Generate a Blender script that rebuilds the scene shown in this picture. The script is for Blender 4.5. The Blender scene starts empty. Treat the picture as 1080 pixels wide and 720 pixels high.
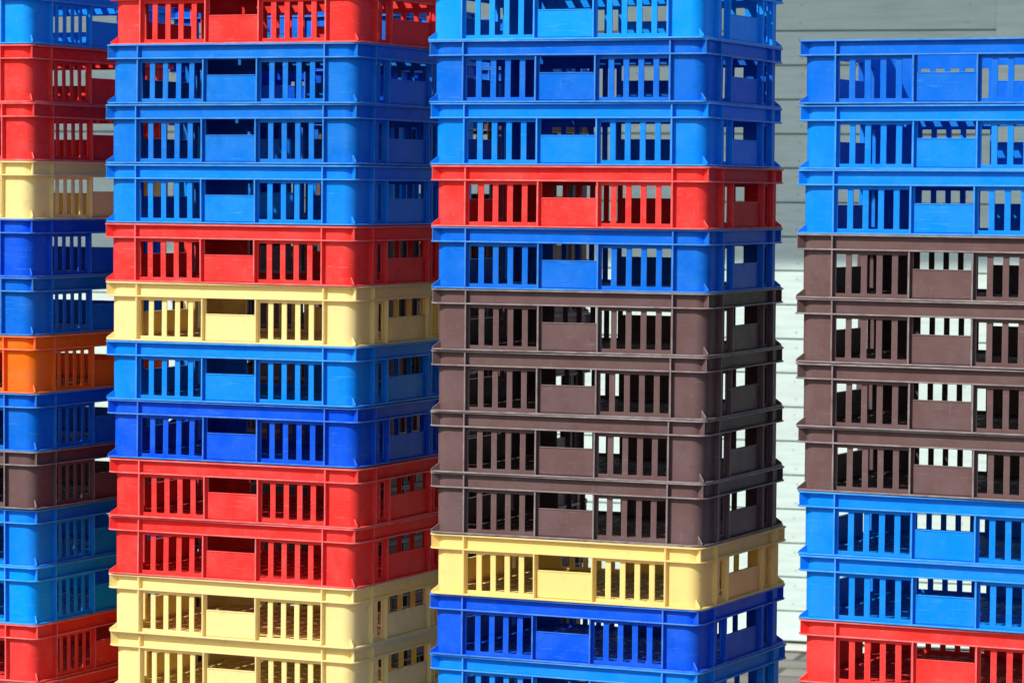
# Stacks of coloured plastic crates in front of a white boarded house wall.
import bpy, bmesh, math, random
from mathutils import Vector, Matrix
scene = bpy.context.scene
COL = scene.collection
R = math.radians
CAMH = 1.690                      # camera height above the ground
FPX = 3445.16                     # focal length in photo pixels (photo 1080 wide)
PITCH, ROLL = -0.0463, 0.0085
MM = 0.001
POSES = [
    (426.2, [[-1127.1, 7348.9, 65.2], [-1127.5, 7348.5, 65.08], [-1124.2, 7348.5, 65.19], [-1123.6, 7348.9, 64.84], [-1126.3, 7348.1, 64.95], [-1125.7, 7348.5, 65.16], [-1119.5, 7348.8, 65.04], [-1120.9, 7350.1, 65.56], [-1120.2, 7346.5, 65.65], [-1120.2, 7354.4, 65.6], [-1118.6, 7348.0, 65.63], [-1116.2, 7345.7, 65.48], [-1105.7, 7346.6, 65.28]]),
    (422.0, [[-484.1, 7015.8, -24.33], [-490.8, 7017.3, -23.5], [-494.9, 7021.0, -23.11], [-493.9, 7020.7, -23.5], [-494.1, 7022.5, -23.64], [-493.5, 7026.2, -23.05], [-492.6, 7023.6, -23.14], [-490.3, 7026.9, -22.87], [-485.3, 7026.4, -23.43], [-486.1, 7031.6, -24.17], [-485.0, 7033.4, -24.63], [-482.6, 7042.0, -24.85]]),
    (422.5, [None, [192.9, 6717.0, -21.8], [195.2, 6720.2, -21.37], [198.7, 6719.2, -21.56], [199.4, 6723.1, -21.24], [201.7, 6723.9, -21.58], [202.8, 6727.0, -22.21], [203.3, 6728.8, -22.78], [204.9, 6731.6, -23.27], [207.7, 6730.6, -24.25], [206.4, 6736.0, -24.61], [209.8, 6736.8, -25.28]]),
    (418.0, [None, [921.1, 6401.8, -25.79], [924.2, 6403.7, -26.21], [922.8, 6405.2, -26.61], [921.6, 6407.1, -26.56], [923.6, 6408.8, -26.81], [924.6, 6411.1, -26.25], [928.5, 6414.9, -26.23], [930.7, 6418.6, -25.51], [933.7, 6412.5, -25.68], [934.9, 6418.1, -25.09]]),
]

# ------------------------------------------------------------------ helpers
def obj(name, mesh, parent=None, mat=None, loc=None):
    o = bpy.data.objects.new(name, mesh); COL.objects.link(o)
    if parent: o.parent = parent
    if loc: o.location = loc
    if mat is not None:
        if not mesh.materials: mesh.materials.append(mat)
    return o

WARP = None
def finish(bm, name, sharp=30, bevel=0, wear_highlight=None):
    bmesh.ops.remove_doubles(bm, verts=bm.verts, dist=1e-6)
    bmesh.ops.recalc_face_normals(bm, faces=bm.faces)
    wl = bm.faces.layers.float.new('wear_highlight')
    if wear_highlight:
        for f in bm.faces: f[wl] = wear_highlight(f)
    if bevel:
        es = [e for e in bm.edges if len(e.link_faces) == 2 and e.calc_face_angle(0) > R(40)]
        bmesh.ops.bevel(bm, geom=es, offset=bevel, segments=1, affect='EDGES', clamp_overlap=True)
        for f in bm.faces:
            if min(e.calc_length() for e in f.edges) < bevel * 1.9: f[wl] = max(f[wl], .8)
    if WARP:
        for v in bm.verts: v.co = WARP(v.co)
    for f in bm.faces: f.smooth = True
    for e in bm.edges:
        if len(e.link_faces) != 2 or e.calc_face_angle(0) > R(sharp): e.smooth = False
    me = bpy.data.meshes.new(name); bm.to_mesh(me); bm.free()
    return me

def box(bm, x0, x1, y0, y1, z0, z1, M=None):
    vs = [bm.verts.new((x, y, z)) for x in (x0, x1) for y in (y0, y1) for z in (z0, z1)]
    if M is not None:
        for v in vs: v.co = M @ v.co
    for f in ((0,1,3,2),(4,6,7,5),(0,4,5,1),(2,3,7,6),(0,2,6,4),(1,5,7,3)):
        bm.faces.new([vs[i] for i in f])
    return vs

# ------------------------------------------------------------------ crate shapes (metres, top of rim at z = 0)
W, L, H = .600, .503, .12439
RR, RW, INS, TH = .0195, .027, .0108, .003     # rim radius, wall radius, wall inset, wall thickness
A1, A0, B1, B0 = .2196, .0631, .1685, .1026   # rib positions on the long and short faces
NA = 10

def rad(i):
    t = i / INS
    return RR + (RW - RR) * t if t < 1 else RW - (i - INS)

def outline(i):
    """rounded rectangle, inset by i; arcs only (NA+1 points each)"""
    r = rad(i); hx, hy = W/2 - i, L/2 - i
    pts = []
    for cx, cy, a0 in ((1, -1, -90), (1, 1, 0), (-1, 1, 90), (-1, -1, 180)):
        for k in range(NA + 1):
            a = R(a0 + 90 * k / NA)
            pts.append(((cx*(hx - r) + r*math.cos(a)), (cy*(hy - r) + r*math.sin(a))))
    return pts

def ring(bm, prof):
    loops = []
    for i, z in prof:
        loops.append([bm.verts.new((x, y, z)) for x, y in outline(i)])
    n = len(loops[0]); m = len(loops)
    for a in range(m):
        A, B = loops[a], loops[(a + 1) % m]
        for k in range(n):
            bm.faces.new((A[k], A[(k+1) % n], B[(k+1) % n], B[k]))

def lip_depth(c):
    """distance of a point inwards from the rim's outer outline"""
    x, y = abs(c.x), abs(c.y)
    dx, dy = W/2 - x, L/2 - y
    if dx < RR and dy < RR: return RR - math.hypot(RR - dx, RR - dy)
    return min(dx, dy)

def mesh_rim():
    bm = bmesh.new(); b = .0007
    ring(bm, [(.0145, 0), (b, 0), (0, -b), (0, -.0030), (b, -.0036), (.0115, -.0044), (.0145, -.0044)])
    ring(bm, [(.0130, -.0272), (.0115, -.0276), (.0006, -.0282), (.0002, -.0288), (.0002, -.0306), (.0008, -.0313), (.0130, -.0318)])
    return finish(bm, 'rim', wear_highlight=lambda f: .85 if abs(f.calc_area()) > 0 and lip_depth(f.calc_center_median()) < .0009 else 0)

def mesh_floor():
    bm = bmesh.new(); b = .0007; t, zb = -.1200, -.1242
    ring(bm, [(.0190, t - .0006), (.0118, t), (.0016, t - .0007), (.0009, t - .0013), (.0009, zb + b), (.0016, zb), (.0190, zb)])
    hx, hy = W/2 - .0175, L/2 - .0175
    n = 17
    for k in range(n):
        x = -hx + .004 + (2*hx - .008) * k / (n - 1)
        w = .009
        box(bm, x - w, x + w, -hy + (.026 if abs(x) > hx - .03 else 0), hy - (.026 if abs(x) > hx - .03 else 0), -.1236, -.1208)
    n = 14
    for k in range(n):
        y = -hy + .004 + (2*hy - .008) * k / (n - 1)
        w = .008
        box(bm, -hx + (.026 if abs(y) > hy - .03 else 0), hx - (.026 if abs(y) > hy - .03 else 0), y - w, y + w, -.1232, -.1204)
    return finish(bm, 'crate_floor', wear_highlight=lambda f: .8 if lip_depth(f.calc_center_median()) < .002 else 0)

ZT = [-.001, -.0318, -.0385, -.066, -.1135, -.1203]
def mesh_wall():
    # walk round the wall; each station: outer point, inner point; each span: kind
    hx, hy, r = W/2 - INS, L/2 - INS, RW
    stations = []; kinds = []
    def arc(cx, cy, a0):
        for k in range(NA):
            a = R(a0 + 90 * k / NA); c, s = math.cos(a), math.sin(a)
            X, Y = cx*(hx - r), cy*(hy - r)
            stations.append(((X + r*c, Y + r*s), (X + (r-TH)*c, Y + (r-TH)*s))); kinds.append('solid')
    P, SW = .0313, .00975
    mid = (A1 + A0) / 2
    sl = [('slot', s*mid + P*j - SW, s*mid + P*j + SW) for s in (-1, 1) for j in (-2, -1, 0, 1, 2)]
    front = sorted(sl + [('hand', -A0 + .0055, A0 - .0055)], key=lambda q: q[1])
    mb = (B1 + B0) / 2
    sl = [('slot', s*mb + P*j - SW, s*mb + P*j + SW) for s in (-1, 1) for j in (-.5, .5)]
    side = sorted(sl + [('hand', -B0 + .0055, B0 - .0055)], key=lambda q: q[1])
    def straight(face):
        if face in (0, 2): half, ops, d = hx - r, front, (1 if face == 0 else -1)
        else: half, ops, d = hy - r, side, (1 if face == 1 else -1)
        cuts = [(-half, 'solid')]
        for k, a, b in ops: cuts += [(a, k), (b, 'solid')]
        for u, k in cuts:
            if face == 0: p = ((u, -hy), (u, -hy + TH))
            elif face == 2: p = ((-u, hy), (-u, hy - TH))
            elif face == 1: p = ((hx, u), (hx - TH, u))
            else: p = ((-hx, -u), (-hx + TH, -u))
            stations.append(p); kinds.append(k)
    straight(0); arc(1, -1, -90); straight(1); arc(1, 1, 0); straight(2); arc(-1, 1, 90); straight(3); arc(-1, -1, 180)
    n = len(stations); rows = len(ZT) - 1
    def solid(i, j):
        k = kinds[i % n]
        if j < 0 or j >= rows: return False
        if k == 'slot': return j not in (2, 3)
        if k == 'hand': return j not in (1, 2, 3)
        return True
    bm = bmesh.new()
    V = {}
    def v(i, j, s):
        i %= n
        if (i, j, s) not in V:
            x, y = stations[i][s]; V[(i, j, s)] = bm.verts.new((x, y, ZT[j]))
        return V[(i, j, s)]
    for i in range(n):
        for j in range(rows):
            if not solid(i, j): continue
            bm.faces.new((v(i, j, 0), v(i+1, j, 0), v(i+1, j+1, 0), v(i, j+1, 0)))
            bm.faces.new((v(i, j, 1), v(i, j+1, 1), v(i+1, j+1, 1), v(i+1, j, 1)))
            if not solid(i-1, j): bm.faces.new((v(i, j, 0), v(i, j+1, 0), v(i, j+1, 1), v(i, j, 1)))
            if not solid(i+1, j): bm.faces.new((v(i+1, j, 0), v(i+1, j, 1), v(i+1, j+1, 1), v(i+1, j+1, 0)))
            if not solid(i, j-1): bm.faces.new((v(i, j, 0), v(i, j, 1), v(i+1, j, 1), v(i+1, j, 0)))
            if not solid(i, j+1): bm.faces.new((v(i, j+1, 0), v(i+1, j+1, 0), v(i+1, j+1, 1), v(i, j+1, 1)))
    return finish(bm, 'crate_wall', bevel=.0005)

def face_matrix(face):
    # local frame: x along the face, -y outwards, origin in the rim's outer plane
    return {0: Matrix.Translation((0, -L/2, 0)), 2: Matrix.Rotation(R(180), 4, 'Z') @ Matrix.Translation((0, -L/2, 0)),
            1: Matrix.Rotation(R(90), 4, 'Z') @ Matrix.Translation((0, -W/2, 0)),
            3: Matrix.Rotation(R(-90), 4, 'Z') @ Matrix.Translation((0, -W/2, 0))}[face]

def mesh_panel(face):
    bm = bmesh.new(); h = (A0 if face % 2 == 0 else B0) - .0045
    M = face_matrix(face); zt = -.0652 if face % 2 == 0 else -.0700
    box(bm, -h, h, INS - .0014, INS + TH + .0008, -.1189, zt, M)
    box(bm, -h + .002, h - .002, INS - .0026, INS + TH + .0014, zt - .0012, zt + .0012, M)      # rolled upper edge
    return finish(bm, 'handle_panel', bevel=.0005)

def mesh_rib(face, u, full):
    bm = bmesh.new(); M = face_matrix(face); t = .0021
    def plate(z0, z1):
        vs = []
        for s in (-1, 1):
            for d, z in ((INS + .001, z0), (INS + .001, z1), (.0012, z1), (.0012, z0)):
                vs.append(bm.verts.new(M @ Vector((u + s * (t if d > .005 else t * .75), d, z))))
        a, b = vs[:4], vs[4:]
        bm.faces.new(a); bm.faces.new(b[::-1])
        for k in range(4): bm.faces.new((a[k], b[k], b[(k+1) % 4], a[(k+1) % 4]))
    plate(-.1206, -.0030 if full else -.0308)
    return finish(bm, 'rib', bevel=.0004, wear_highlight=lambda f: .7 if lip_depth(f.calc_center_median()) < .0016 else 0)

def mesh_gusset(cx, cy, low):
    # upright fin on the rounded corner: a rib between the two rim flanges and a triangle standing on the foot flange
    an = R(41.4)
    d = Vector((cx * math.sin(an), cy * math.cos(an), 0))
    out = Vector((cx*(W/2 - RR), cy*(L/2 - RR), 0)) + d * (RR - .001)
    c = Vector((cx*(W/2 - INS - RW), cy*(L/2 - INS - RW), 0))
    # start on the wall
    inn = c + d * (RW - .002)
    d2 = (out - inn).normalized(); n = Vector((-d2.y, d2.x, 0)) * .0012
    bm = bmesh.new()
    def prism(pts):
        a = [bm.verts.new(p + n + Vector((0, 0, z))) for p, z in pts]
        b = [bm.verts.new(p - n + Vector((0, 0, z))) for p, z in pts]
        bm.faces.new(a); bm.faces.new(b[::-1])
        for k in range(len(pts)): bm.faces.new((a[k], b[k], b[(k+1) % len(pts)], a[(k+1) % len(pts)]))
    if low: prism([(inn, -.1040), (out, -.1180), (out, -.1206), (inn, -.1206)])
    else: prism([(inn, -.0030), (out, -.0030), (out, -.0287), (inn, -.0287)])
    return finish(bm, 'corner_fin', wear_highlight=lambda f: .9 if f.calc_area() < .00007 else 0)

# ------------------------------------------------------------------ materials
def node(nt, t, **kw):
    n = nt.nodes.new(t)
    for k, v in kw.items(): setattr(n, k, v)
    return n

def srgb(r, g, b):
    f = lambda c: ((c/255 + .055)/1.055)**2.4 if c > 10 else c/255/12.92
    return (f(r), f(g), f(b), 1)

def plastic(name, col, rough=.42, dull=0.0, glow=.0, spec=.09):
    m = bpy.data.materials.new(name); m.use_nodes = True
    nt = m.node_tree; lk = nt.links.new
    bs = nt.nodes['Principled BSDF']; out = nt.nodes['Material Output']
    tc = node(nt, 'ShaderNodeTexCoord'); oi = node(nt, 'ShaderNodeObjectInfo')
    geo = node(nt, 'ShaderNodeNewGeometry')
    off = node(nt, 'ShaderNodeVectorMath', operation='ADD')
    sc = node(nt, 'ShaderNodeVectorMath', operation='SCALE'); sc.inputs['Scale'].default_value = 37
    cmb = node(nt, 'ShaderNodeCombineXYZ')
    lk(oi.outputs['Random'], cmb.inputs[0]); lk(oi.outputs['Random'], cmb.inputs[1]); lk(oi.outputs['Random'], cmb.inputs[2])
    lk(cmb.outputs[0], sc.inputs[0]); lk(tc.outputs['Object'], off.inputs[0]); lk(sc.outputs[0], off.inputs[1])
    P = off.outputs[0]
    # broad fading, pale bloom
    n1 = node(nt, 'ShaderNodeTexNoise'); n1.inputs['Scale'].default_value = 14; n1.inputs['Roughness'].default_value = .68; n1.inputs['Detail'].default_value = 5
    lk(P, n1.inputs['Vector'])
    r1 = node(nt, 'ShaderNodeMapRange'); r1.inputs['From Min'].default_value = .4; r1.inputs['From Max'].default_value = .75; r1.inputs['To Max'].default_value = .28 + dull
    lk(n1.outputs['Fac'], r1.inputs['Value'])
    # scratches: noise stretched sideways, sharp threshold, and another set stretched upright
    def scratch(scale, lo, hi, amt):
        mp = node(nt, 'ShaderNodeMapping'); mp.inputs['Scale'].default_value = scale
        lk(P, mp.inputs['Vector'])
        n = node(nt, 'ShaderNodeTexNoise'); n.inputs['Scale'].default_value = 1; n.inputs['Detail'].default_value = 3; n.inputs['Roughness'].default_value = .6
        lk(mp.outputs[0], n.inputs['Vector'])
        r = node(nt, 'ShaderNodeMapRange'); r.inputs['From Min'].default_value = lo; r.inputs['From Max'].default_value = hi; r.inputs['To Max'].default_value = amt
        lk(n.outputs['Fac'], r.inputs['Value']); return r.outputs[0]
    s1 = scratch((18, 18, 260), .62, .74, .5)
    s2 = scratch((230, 230, 22), .66, .76, .4)
    # edge wear plus painted-in edge highlights
    pt = node(nt, 'ShaderNodeTexNoise'); pt.inputs['Scale'].default_value = 140; pt.inputs['Detail'].default_value = 2
    lk(P, pt.inputs['Vector'])
    pr = node(nt, 'ShaderNodeMapRange'); pr.inputs['From Min'].default_value = .66; pr.inputs['From Max'].default_value = .74; pr.inputs['To Max'].default_value = .25
    lk(pt.outputs['Fac'], pr.inputs['Value'])
    def add(a, b):
        n = node(nt, 'ShaderNodeMath', operation='ADD', use_clamp=True); lk(a, n.inputs[0]); lk(b, n.inputs[1]); return n.outputs[0]
    fac = add(add(r1.outputs[0], s1), add(s2, pr.outputs[0]))
    pale = tuple(min(1, c * .6 + (.10 if k == 0 and c < .05 else .25)) for k, c in enumerate(col[:3])) + (1,)
    mix = node(nt, 'ShaderNodeMix', data_type='RGBA'); mix.inputs['A'].default_value = col; mix.inputs['B'].default_value = pale
    mul = node(nt, 'ShaderNodeMath', operation='MULTIPLY'); mul.inputs[1].default_value = .42 if name == 'brown_plastic' else .72; lk(fac, mul.inputs[0])
    at = node(nt, 'ShaderNodeAttribute'); at.attribute_name = 'wear_highlight'  # lips, rib tips, bevels: rubbed plastic and sun highlights painted into the colour
    wn_ = node(nt, 'ShaderNodeMapRange'); wn_.inputs['From Min'].default_value = .3; wn_.inputs['From Max'].default_value = .7; wn_.inputs['To Min'].default_value = .32; wn_.inputs['To Max'].default_value = 1.0
    nw = node(nt, 'ShaderNodeTexNoise'); nw.inputs['Scale'].default_value = 38; nw.inputs['Detail'].default_value = 4; lk(P, nw.inputs['Vector']); lk(nw.outputs['Fac'], wn_.inputs['Value'])
    wm = node(nt, 'ShaderNodeMath', operation='MULTIPLY'); lk(at.outputs['Fac'], wm.inputs[0]); lk(wn_.outputs[0], wm.inputs[1])
    lk(add(mul.outputs[0], wm.outputs[0]), mix.inputs['Factor'])
    # grime gathered in patches
    n2 = node(nt, 'ShaderNodeTexNoise'); n2.inputs['Scale'].default_value = 26; n2.inputs['Detail'].default_value = 6; n2.inputs['Roughness'].default_value = .7
    lk(P, n2.inputs['Vector'])
    r2 = node(nt, 'ShaderNodeMapRange'); r2.inputs['From Min'].default_value = .55; r2.inputs['From Max'].default_value = .8; r2.inputs['To Max'].default_value = .55
    lk(n2.outputs['Fac'], r2.inputs['Value'])
    dirt = tuple(c * .62 for c in col[:3]) + (1,)
    mix2 = node(nt, 'ShaderNodeMix', data_type='RGBA'); mix2.inputs['B'].default_value = dirt
    lk(mix.outputs['Result'], mix2.inputs['A']); lk(r2.outputs[0], mix2.inputs['Factor'])
    lk(mix2.outputs['Result'], bs.inputs['Base Color'])
    rr = node(nt, 'ShaderNodeMapRange'); rr.inputs['To Min'].default_value = rough - .08; rr.inputs['To Max'].default_value = rough + .2
    lk(n2.outputs['Fac'], rr.inputs['Value']); lk(rr.outputs[0], bs.inputs['Roughness'])
    bs.inputs['Specular IOR Level'].default_value = spec
    bp = node(nt, 'ShaderNodeBump'); bp.inputs['Strength'].default_value = .12; bp.inputs['Distance'].default_value = .0006
    lk(n2.outputs['Fac'], bp.inputs['Height']); lk(bp.outputs[0], bs.inputs['Normal'])
    if glow:
        tr = node(nt, 'ShaderNodeBsdfTranslucent'); mx = node(nt, 'ShaderNodeMixShader'); mx.inputs[0].default_value = glow
        gm = node(nt, 'ShaderNodeMix', data_type='RGBA', blend_type='MULTIPLY'); gm.inputs['Factor'].default_value = 1
        gm.inputs['B'].default_value = tuple(c / max(col[:3]) for c in col[:3]) + (1,)
        lk(mix2.outputs['Result'], gm.inputs['A']); lk(gm.outputs['Result'], tr.inputs['Color'])
        lk(bs.outputs[0], mx.inputs[1]); lk(tr.outputs[0], mx.inputs[2]); lk(mx.outputs[0], out.inputs['Surface'])
    return m

TONES = {
 'sky':    ('light blue',  plastic('light_blue_plastic', (.0, .31, .95, 1), glow=.12)),
 'azure':  ('bright blue', plastic('bright_blue_plastic', (.0, .235, .85, 1), glow=.12)),
 'blue':   ('mid blue',    plastic('mid_blue_plastic', (.0, .140, .67, 1), glow=.10)),
 'worn':   ('faded blue',  plastic('faded_blue_plastic', (.002, .175, .68, 1), dull=.06, glow=.10)),
 'deep':   ('deep blue',   plastic('deep_blue_plastic', (.0, .084, .72, 1), glow=.10)),
 'red':    ('red',         plastic('red_plastic', (.92, .045, .038, 1), glow=.20, spec=.03)),
 'yellow': ('pale yellow', plastic('pale_yellow_plastic', (1.0, .88, .40, 1), glow=.34, spec=.03)),
 'straw':  ('yellow',      plastic('straw_yellow_plastic', (1.0, .84, .31, 1), glow=.34, spec=.03)),
 'orange': ('orange',      plastic('orange_plastic', (1.0, .225, .008, 1), glow=.36, spec=.05)),
 'brown':  ('brown',       plastic('brown_plastic', (.122, .070, .068, 1), glow=0, rough=.42, spec=.05)),
}

# ------------------------------------------------------------------ the crate, then its copies
def warp_fn(seed):
    q = random.Random(seed)
    a, b, c, d, e = q.uniform(-.0022, .0030), q.uniform(-.0020, .0024), q.uniform(-.0009, .0009), q.uniform(-.0009, .0009), q.uniform(-.0012, .0012)
    def f(p):
        x, y, z = p
        cx, cy = math.cos(math.pi * x / W), math.cos(math.pi * y / L)
        top = 1 + z / H                                     # 1 at the rim, 0 at the foot
        return Vector((x + b * cy * (x / (W/2)) * top, y + a * cx * (y / (L/2)) * top + e * math.sin(2*math.pi*x/W) * top,
                       z + top * (c * math.cos(2*math.pi*x/W) + d * math.cos(2*math.pi*y/L))))
    return f

def build_crate():
    root = bpy.data.objects.new('plastic_crate', None); COL.objects.link(root)
    root.empty_display_size = .1
    obj('rim', mesh_rim(), root); obj('wall', mesh_wall(), root); obj('slatted_floor', mesh_floor(), root)
    for f in range(4):
        obj('handle_panel', mesh_panel(f), root)
        a, b = (A1, A0) if f % 2 == 0 else (B1, B0)
        for u, full in ((-a, True), (-b, False), (b, False), (a, True)):
            obj('rib', mesh_rib(f, u, full), root)
    for cx, cy in ((1, -1), (1, 1), (-1, 1), (-1, -1)):
        obj('corner_fin', mesh_gusset(cx, cy, True), root); obj('rim_rib', mesh_gusset(cx, cy, False), root)
    for ch in root.children:
        ch.data.materials.append(TONES['red'][1])
        ch.material_slots[0].link = 'OBJECT'
    return root

PROTO = build_crate()
FIRST = [True]
KIDS = [c for c in COL.objects if c.parent == PROTO]
VARIANTS = [[c.data for c in KIDS]]
for seed in (3, 5, 8, 13, 21):                                # the same mould, each slightly bowed in its own way
    WARP = warp_fn(seed)
    t = build_crate(); ks = [c for c in COL.objects if c.parent == t]
    VARIANTS.append([c.data for c in ks])
    for c in ks: bpy.data.objects.remove(c)
    bpy.data.objects.remove(t)
WARP = None
vr = random.Random(77)
def place_crate(x, y, z, yaw, tone, label, group):
    if FIRST[0]:
        r, kids = PROTO, KIDS; FIRST[0] = False
    else:
        r = PROTO.copy(); COL.objects.link(r); kids = []
        for k in KIDS:
            c = k.copy(); COL.objects.link(c); c.parent = r; kids.append(c)
    for c, me in zip(kids, VARIANTS[vr.randrange(len(VARIANTS))]): c.data = me
    r.location = (x, y, z); r.rotation_euler = (R(vr.uniform(-.09, .09)), R(vr.uniform(-.09, .09)), R(yaw))
    r['label'] = label; r['category'] = 'crate'; r['group'] = group
    for c in kids: c.material_slots[0].link = 'OBJECT'; c.material_slots[0].material = TONES[tone][1]
    return r

TOPS = [
 [('sky', 'light blue crate at the visible top of the leftmost stack'),
  ('red', 'upper red crate of the pair beneath the top blue crate, leftmost stack'),
  ('red', 'red crate resting on the only yellow crate of the leftmost stack'),
  ('yellow', 'only pale yellow crate in the leftmost stack, under two red crates'),
  ('deep', 'deep blue crate directly under the yellow crate in the leftmost stack'),
  ('blue', 'mid blue crate resting on the orange crate in the leftmost stack'),
  ('orange', 'orange crate in the leftmost stack, the only orange one in the picture'),
  ('blue', 'mid blue crate between the orange and the brown crate, leftmost stack'),
  ('brown', 'brown crate alone among blue ones in the leftmost stack'),
  ('azure', 'bright blue crate directly under the brown crate, leftmost stack'),
  ('sky', 'scratched light blue crate on the lower red crates of the leftmost stack'),
  ('red', 'red crate under the scratched light blue crate, leftmost stack'),
  ('red', 'red crate cut off by the bottom edge, leftmost stack')],
 [('red', 'red crate cut off at the visible top of the second stack from the left'),
  ('worn', 'faded blue crate right under the top red crate, second stack from left'),
  ('worn', 'middle one of the three blue crates near the top, second stack from left'),
  ('azure', 'bright blue crate resting on the single red crate, second stack from left'),
  ('red', 'single red crate between blue above and yellow below, second stack from left'),
  ('yellow', 'single pale yellow crate halfway up, between red and blue, second stack from left'),
  ('azure', 'bright blue crate directly under a yellow crate, second stack from left'),
  ('deep', 'deep blue crate resting on the pair of red crates, second stack from left'),
  ('red', 'upper one of the pair of red crates low in the second stack from left'),
  ('red', 'lower one of the pair of red crates, on the yellow pair, second stack'),
  ('yellow', 'upper one of the two yellow crates at the bottom, second stack from left'),
  ('yellow', 'lowest visible yellow crate, cut off by the bottom edge, second stack from left')],
 [('sky', 'light blue crate cut off at the visible top of the third stack'),
  ('blue', 'mid blue crate, second from the visible top of the third stack'),
  ('azure', 'bright blue crate resting on the only red crate of the third stack'),
  ('red', 'only red crate in the third stack, with blue crates above and below'),
  ('blue', 'mid blue crate between the red crate and the brown crates, third stack'),
  ('brown', 'topmost of the four brown crates in the third stack'),
  ('brown', 'second of the four brown crates from above in the third stack'),
  ('brown', 'third of the four brown crates from above in the third stack'),
  ('brown', 'lowest of the four brown crates, standing on yellow, third stack'),
  ('straw', 'only pale yellow crate in the third stack, under four brown crates'),
  ('deep', 'deep blue crate directly under the yellow crate in the third stack'),
  ('azure', 'bright blue crate at the visible bottom of the third stack')],
 [None,
  ('blue', 'topmost crate of the rightmost stack, open and mid blue'),
  ('azure', 'bright blue crate directly under the topmost crate, rightmost stack'),
  ('azure', 'blue crate standing on the brown crates of the rightmost stack'),
  ('brown', 'topmost of the four brown crates in the rightmost stack'),
  ('brown', 'second of the four brown crates from above in the rightmost stack'),
  ('brown', 'third of the four brown crates from above in the rightmost stack'),
  ('brown', 'lowest of the four brown crates, standing on blue, rightmost stack'),
  ('azure', 'upper blue crate of the pair beneath the brown crates, rightmost stack'),
  ('azure', 'blue crate resting on the red crate at the bottom, rightmost stack'),
  ('red', 'red crate at the visible bottom of the rightmost stack'),]]
WHICH = ['leftmost stack', 'second stack from left', 'third stack from left', 'rightmost stack']
rnd = random.Random(4)
NCR = 17
for si, (z0, poses) in enumerate(POSES):
    first = 1 if si == 3 else 0
    poses = list(poses) + [None] * (NCR - len(poses))
    z0 = z0 * MM + CAMH
    nvis = len(TOPS[si])
    zlast = z0 - H * nvis                      # underside of the last crate in view
    rest = NCR - nvis
    step = zlast / rest
    last = None
    if si < 3:
        q = poses[0] or poses[1]; tn = ('azure', 'blue', 'red')[si]
        place_crate((q[0] + 2)*MM, (q[1] - 3)*MM, z0 + H, q[2] + .8, tn,
                    '%s crate on top of the %s, above the crates in view' % (TONES[tn][0], WHICH[si]), 'topmost crates out of view')
    for k in range(first, NCR):
        p = poses[k]
        if p is None:
            if k == 0: q = poses[1]; p = (q[0] - 1, q[1] - 2, q[2] - .8)
            else: p = (last[0] + rnd.uniform(-2, 2), last[1] + rnd.uniform(-2, 2), last[2] + rnd.uniform(-.4, .4))
        last = p
        z = z0 - H * k if k <= nvis else zlast - step * (k - nvis)
        if k < nvis: tone, label = TOPS[si][k]; group = 'plastic crates in the ' + WHICH[si]
        else:
            tone = rnd.choice(['azure', 'red', 'yellow', 'brown', 'blue'])
            label = '%s crate low in the %s, beneath the crates in view' % (TONES[tone][0], WHICH[si])
            group = '%s crates under the crates in view, %s' % (TONES[tone][0], WHICH[si])
        place_crate(p[0]*MM, p[1]*MM, z, p[2], tone, label, group)

# second row, glimpsed only through the openings of the first
BACK = [(-.452, 7.86, -23.0, ['blue', 'deep', 'blue', 'azure', 'brown'] + ['brown']*12, 'behind the second stack'),
        (-.163, 8.47, -24.0, ['blue', 'blue', 'brown', 'brown', 'brown'] + ['brown']*12, 'behind the third stack')]
for bx, by, byaw, tones, where in BACK:
    for k in range(NCR):
        z = NCR * H + .002 - H * k
        t = tones[k]
        lab = '%s crate in the shade of the rear stack %s' % (TONES[t][0], where)
        place_crate(bx + rnd.uniform(-.004, .004), by + rnd.uniform(-.004, .004), z, byaw + rnd.uniform(-.7, .7), t, lab,
                    '%s crates in the rear stack %s' % (TONES[t][0], where))

# ------------------------------------------------------------------ camera
t, r = PITCH, ROLL
fwd = Vector((0, math.cos(t), math.sin(t))); up0 = Vector((0, -math.sin(t), math.cos(t))); rt0 = Vector((1, 0, 0))
rt = rt0 * math.cos(r) + up0 * math.sin(r); up = -rt0 * math.sin(r) + up0 * math.cos(r)
cam = bpy.data.cameras.new('camera'); co = bpy.data.objects.new('camera', cam); COL.objects.link(co)
M = Matrix((rt, up, -fwd)).transposed().to_4x4(); M.translation = (0, 0, CAMH)
co.matrix_world = M
cam.sensor_fit = 'HORIZONTAL'; cam.sensor_width = 36; cam.lens = FPX / 1080 * 36
cam.clip_start = .1; cam.clip_end = 3000
cam.dof.use_dof = True; cam.dof.focus_distance = 6.75; cam.dof.aperture_fstop = 10
scene.camera = co

def px_ray(x, y):
    u, v = x - 540, y - 360
    return (rt * u - up * v + fwd * FPX).normalized()

# ------------------------------------------------------------------ house wall
d = px_ray(830, 681); s = -CAMH / d.z
P0 = Vector((0, 0, CAMH)) + d * s              # foot of the wall under photo column 830
WYAW = R(-16)
wx = Vector((math.cos(WYAW), math.sin(WYAW), 0)); wn = Vector((math.sin(WYAW), -math.cos(WYAW), 0))   # along, outwards
def wall_hit(x, y):
    d = px_ray(x, y); o = Vector((0, 0, CAMH)); k = (P0 - o).dot(wn) / d.dot(wn); q = o + d * k
    return (q - P0).dot(wx), q.z
zl = [wall_hit(830, y)[1] for y in (33.2, 643.3)]
BP = (zl[0] - zl[1]) / 17
Z0 = zl[1] - BP * math.floor((zl[1] - .01) / BP)
u_trim = wall_hit(1052, 20)[0]
WM = Matrix((wx, -wn, Vector((0, 0, 1)))).transposed().to_4x4(); WM.translation = P0   # local: x along, -y outwards

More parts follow.
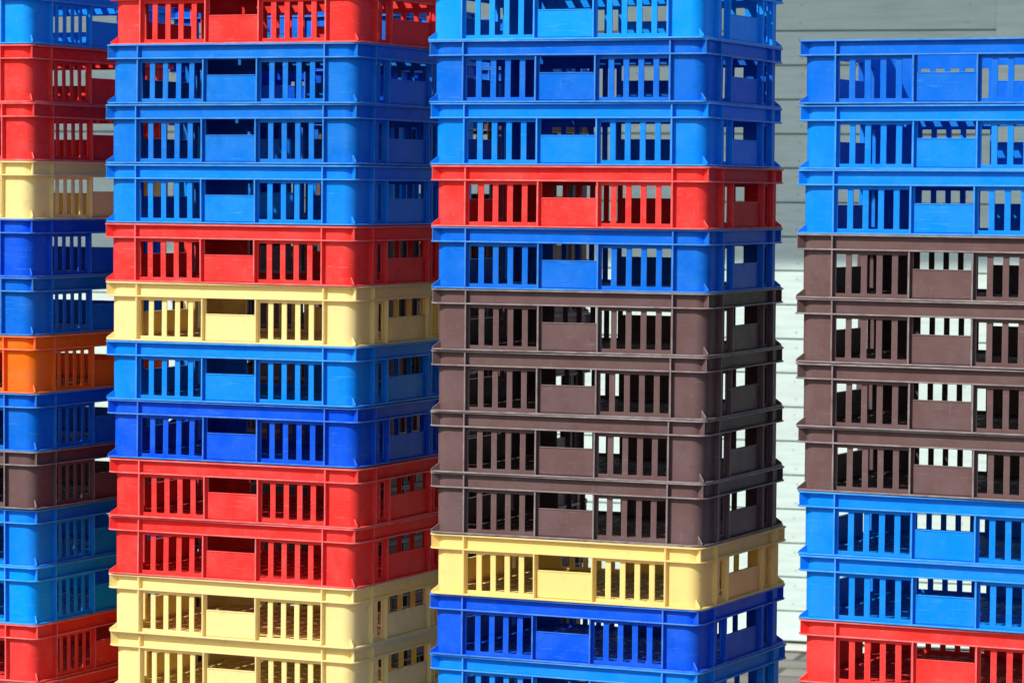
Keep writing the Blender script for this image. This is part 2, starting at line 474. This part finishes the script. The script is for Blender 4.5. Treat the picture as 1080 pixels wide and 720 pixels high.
def wood(name, col, sc=1.0):
    m = bpy.data.materials.new(name); m.use_nodes = True; nt = m.node_tree; lk = nt.links.new
    bs = nt.nodes['Principled BSDF']
    tc = node(nt, 'ShaderNodeTexCoord'); mp = node(nt, 'ShaderNodeMapping'); mp.inputs['Scale'].default_value = (1.2, 1, 14)
    lk(tc.outputs['Object'], mp.inputs['Vector'])
    n = node(nt, 'ShaderNodeTexNoise'); n.inputs['Scale'].default_value = 4; n.inputs['Detail'].default_value = 8; n.inputs['Roughness'].default_value = .65
    lk(mp.outputs[0], n.inputs['Vector'])
    n2 = node(nt, 'ShaderNodeTexNoise'); n2.inputs['Scale'].default_value = 1.7; n2.inputs['Detail'].default_value = 6
    lk(tc.outputs['Object'], n2.inputs['Vector'])
    n3 = node(nt, 'ShaderNodeTexVoronoi'); n3.inputs['Scale'].default_value = 3.1
    lk(tc.outputs['Object'], n3.inputs['Vector'])
    k3 = node(nt, 'ShaderNodeMapRange'); k3.inputs['From Min'].default_value = .02; k3.inputs['From Max'].default_value = .05; k3.inputs['To Min'].default_value = .5; k3.inputs['To Max'].default_value = 0
    lk(n3.outputs['Distance'], k3.inputs['Value'])
    mr = node(nt, 'ShaderNodeMapRange'); mr.inputs['From Min'].default_value = .45; mr.inputs['From Max'].default_value = .8; mr.inputs['To Max'].default_value = .85
    lk(n.outputs['Fac'], mr.inputs['Value'])
    ad = node(nt, 'ShaderNodeMath', operation='ADD', use_clamp=True); lk(mr.outputs[0], ad.inputs[0]); lk(k3.outputs[0], ad.inputs[1])
    mx = node(nt, 'ShaderNodeMix', data_type='RGBA'); mx.inputs['A'].default_value = col; mx.inputs['B'].default_value = tuple(c*.72 for c in col[:3]) + (1,)
    lk(ad.outputs[0], mx.inputs['Factor'])
    m2 = node(nt, 'ShaderNodeMix', data_type='RGBA', blend_type='MULTIPLY'); m2.inputs['Factor'].default_value = .25
    lk(mx.outputs['Result'], m2.inputs['A'])
    cr = node(nt, 'ShaderNodeMapRange'); cr.inputs['From Min'].default_value = .3; cr.inputs['From Max'].default_value = .7; cr.inputs['To Min'].default_value = .6
    lk(n2.outputs['Fac'], cr.inputs['Value']); lk(cr.outputs[0], m2.inputs['B'])
    lk(m2.outputs['Result'], bs.inputs['Base Color']); bs.inputs['Roughness'].default_value = .6
    bp = node(nt, 'ShaderNodeBump'); bp.inputs['Strength'].default_value = .3; bp.inputs['Distance'].default_value = .002
    lk(n.outputs['Fac'], bp.inputs['Height']); lk(bp.outputs[0], bs.inputs['Normal'])
    return m
def plain(name, col, rough=.8, scale=6, var=.25):
    m = bpy.data.materials.new(name); m.use_nodes = True; nt = m.node_tree; lk = nt.links.new
    bs = nt.nodes['Principled BSDF']; tc = node(nt, 'ShaderNodeTexCoord')
    n = node(nt, 'ShaderNodeTexNoise'); n.inputs['Scale'].default_value = scale; n.inputs['Detail'].default_value = 8
    lk(tc.outputs['Object'], n.inputs['Vector'])
    mx = node(nt, 'ShaderNodeMix', data_type='RGBA'); mx.inputs['A'].default_value = tuple(c*(1-var) for c in col[:3])+(1,); mx.inputs['B'].default_value = tuple(min(1, c*(1+var)) for c in col[:3])+(1,)
    lk(n.outputs['Fac'], mx.inputs['Factor']); lk(mx.outputs['Result'], bs.inputs['Base Color']); bs.inputs['Roughness'].default_value = rough
    return m

M_wall = wood('painted_boards', (.60, .735, .685, 1)); M_trim = wood('painted_trim', (.64, .77, .71, 1))
M_dark = plain('dark_gap', (.05, .05, .045, 1)); M_nail = plain('nail_heads', (.40, .43, .40, 1))
M_slab = plain('shade_slab_boards', (.45, .47, .44, 1)); M_conc = plain('pale_concrete', (.55, .56, .50, 1), scale=14)

house = bpy.data.objects.new('wooden_house', None); COL.objects.link(house); house.matrix_world = WM
house['label'] = 'white painted wooden house wall of horizontal boards, behind the crate stacks'; house['category'] = 'house'
bpy.context.view_layer.update()
UL, UR, ZH = -9.0, 6.0, 4.59
bm = bmesh.new(); rb = random.Random(8)
z = Z0
edges = []
while z < ZH:
    edges.append(z); z += BP
def board(bm, u0, u1, z0, z1):
    g = .0022; c = .003; out = -.022 - rb.uniform(0, .0012)
    prof = [(0, z0 + g), (out + c, z0 + g), (out, z0 + g + c), (out, z1 - g - c*.8), (out + c, z1 - g), (0, z1 - g)]
    a = [bm.verts.new((u0, y, z)) for y, z in prof]; b = [bm.verts.new((u1, y, z)) for y, z in prof]
    bm.faces.new(a); bm.faces.new(b[::-1])
    for k in range(len(prof)): bm.faces.new((a[k], b[k], b[(k+1) % len(prof)], a[(k+1) % len(prof)]))
board(bm, UL, u_trim - .002, .022, Z0)
for k in range(len(edges) - 1):
    cut = UL + rb.uniform(1.0, 3.5)
    board(bm, UL, cut, edges[k], edges[k+1]); board(bm, cut + .002, u_trim - .002, edges[k], edges[k+1])
    board(bm, u_trim + .902, UR, edges[k], edges[k+1])
me = finish(bm, 'cladding'); obj('cladding', me, house, M_wall)
bm = bmesh.new()
un = wall_hit(846, 20)[0]; nu = un - .62 * math.floor((un - UL - .1) / .62)
while nu < u_trim - .05:
    for k in range(len(edges) - 1):
        for dz in (.028, BP - .030):
            cx_, cz_ = nu + rb.uniform(-.008, .008), edges[k] + dz + rb.uniform(-.003, .003)
            vs = [bm.verts.new((cx_ + .0036*math.cos(a*math.pi/4), -.0242, cz_ + .0036*math.sin(a*math.pi/4))) for a in range(8)]
            f = bm.faces.new(vs)
    nu += .62
me = bpy.data.meshes.new('nail_heads'); bm.to_mesh(me); bm.free(); obj('nail_heads', me, house, M_nail)['kind'] = 'stuff'
bm = bmesh.new(); box(bm, UL, UR, .001, .15, 0.004, ZH); obj('backing', finish(bm, 'backing'), house, M_dark)
bm = bmesh.new(); box(bm, u_trim, u_trim + .9, -.034, -.001, .03, ZH); obj('corner_board', finish(bm, 'corner_board', bevel=.002), house, M_trim)
bm = bmesh.new(); box(bm, UL, UR, -.14, .0, 0.0, .012); obj('foundation_strip', finish(bm, 'foundation_strip', bevel=.004), house, M_conc)
# unseen added slab: shades the upper boards down to about photo row 287
SUN_EL, SUN_AZ = R(40), R(50)
sun_dir = Vector((-math.sin(SUN_AZ)*math.cos(SUN_EL), -math.cos(SUN_AZ)*math.cos(SUN_EL), math.sin(SUN_EL)))
zsh = wall_hit(832, 287.5)[1]
perp = sun_dir.dot(wn)
ZE = 4.6
ov = (ZE - zsh) * perp / sun_dir.z
bm = bmesh.new(); box(bm, UL, UR, -ov, -ov + 1.5, ZE, ZE + .05); obj('unseen_shade_slab', finish(bm, 'unseen_shade_slab', bevel=.004), house, M_slab)  # added out of view, kept narrow so sky light still reaches the boards
for k in range(6):                                              # made-up brackets holding the added slab off the wall
    u = UL + .6 + k * (UR - UL - 1.2) / 5
    bm = bmesh.new(); box(bm, u - .04, u + .04, -ov + .02, -.03, ZE - .12, ZE - .002); obj('unseen_shade_bracket', finish(bm, 'unseen_shade_bracket', bevel=.004), house, M_slab)
print('wall', P0, 'board pitch', BP, 'overhang', ov)

# ------------------------------------------------------------------ ground
def paving():
    m = bpy.data.materials.new('paving'); m.use_nodes = True; nt = m.node_tree; lk = nt.links.new
    bs = nt.nodes['Principled BSDF']; tc = node(nt, 'ShaderNodeTexCoord')
    mp = node(nt, 'ShaderNodeMapping'); mp.inputs['Rotation'].default_value = (0, 0, R(16)); lk(tc.outputs['Object'], mp.inputs['Vector'])
    br = node(nt, 'ShaderNodeTexBrick'); br.inputs['Scale'].default_value = 1; br.inputs['Brick Width'].default_value = .30; br.inputs['Row Height'].default_value = .20
    br.inputs['Mortar Size'].default_value = .012; br.inputs['Color1'].default_value = (.20, .185, .165, 1); br.inputs['Color2'].default_value = (.36, .34, .30, 1); br.inputs['Mortar'].default_value = (.08, .075, .065, 1)
    lk(mp.outputs[0], br.inputs['Vector'])
    n = node(nt, 'ShaderNodeTexNoise'); n.inputs['Scale'].default_value = 5; n.inputs['Detail'].default_value = 9; lk(tc.outputs['Object'], n.inputs['Vector'])
    mx = node(nt, 'ShaderNodeMix', data_type='RGBA', blend_type='MULTIPLY'); mx.inputs['Factor'].default_value = .6
    lk(br.outputs['Color'], mx.inputs['A']); lk(n.outputs['Fac'], mx.inputs['B'])
    g = node(nt, 'ShaderNodeMix', data_type='RGBA', blend_type='MULTIPLY'); g.inputs['Factor'].default_value = 1; g.inputs['B'].default_value = (1.05, 1.05, 1.05, 1)
    lk(mx.outputs['Result'], g.inputs['A']); lk(g.outputs['Result'], bs.inputs['Base Color']); bs.inputs['Roughness'].default_value = .85
    bp = node(nt, 'ShaderNodeBump'); bp.inputs['Strength'].default_value = .5; bp.inputs['Distance'].default_value = .006; lk(br.outputs['Fac'], bp.inputs['Height']); bp.invert = True
    lk(bp.outputs[0], bs.inputs['Normal'])
    return m
bm = bmesh.new(); S = 400
vs = [bm.verts.new(p) for p in ((-S, -S, -.002), (S, -S, -.002), (S, S, -.002), (-S, S, -.002))]; bm.faces.new(vs)
me = bpy.data.meshes.new('ground'); bm.to_mesh(me); bm.free()
g = obj('ground', me, None, paving()); g['kind'] = 'structure'

# ------------------------------------------------------------------ light
w = bpy.data.worlds.new('World'); scene.world = w; w.use_nodes = True
nt = w.node_tree; bg = nt.nodes['Background']; sky = nt.nodes.new('ShaderNodeTexSky'); sky.sky_type = 'NISHITA'; sky.sun_disc = False
sky.sun_elevation = SUN_EL; sky.sun_rotation = math.atan2(sun_dir.x, sun_dir.y)
sky.air_density = 1.0; sky.dust_density = 1.0
nt.links.new(sky.outputs[0], bg.inputs['Color']); bg.inputs['Strength'].default_value = .14
sl = bpy.data.lights.new('sun', 'SUN'); sl.energy = 4.8; sl.angle = R(.53); sl.color = (1, .945, .87)
so = bpy.data.objects.new('sun', sl); COL.objects.link(so)
so.rotation_euler = sun_dir.to_track_quat('Z', 'Y').to_euler(); so.location = (-3, -3, 6)
scene.view_settings.view_transform = 'Standard'; scene.view_settings.look = 'None'; scene.view_settings.exposure = 0
scene.cycles.max_bounces = 8; scene.cycles.diffuse_bounces = 5
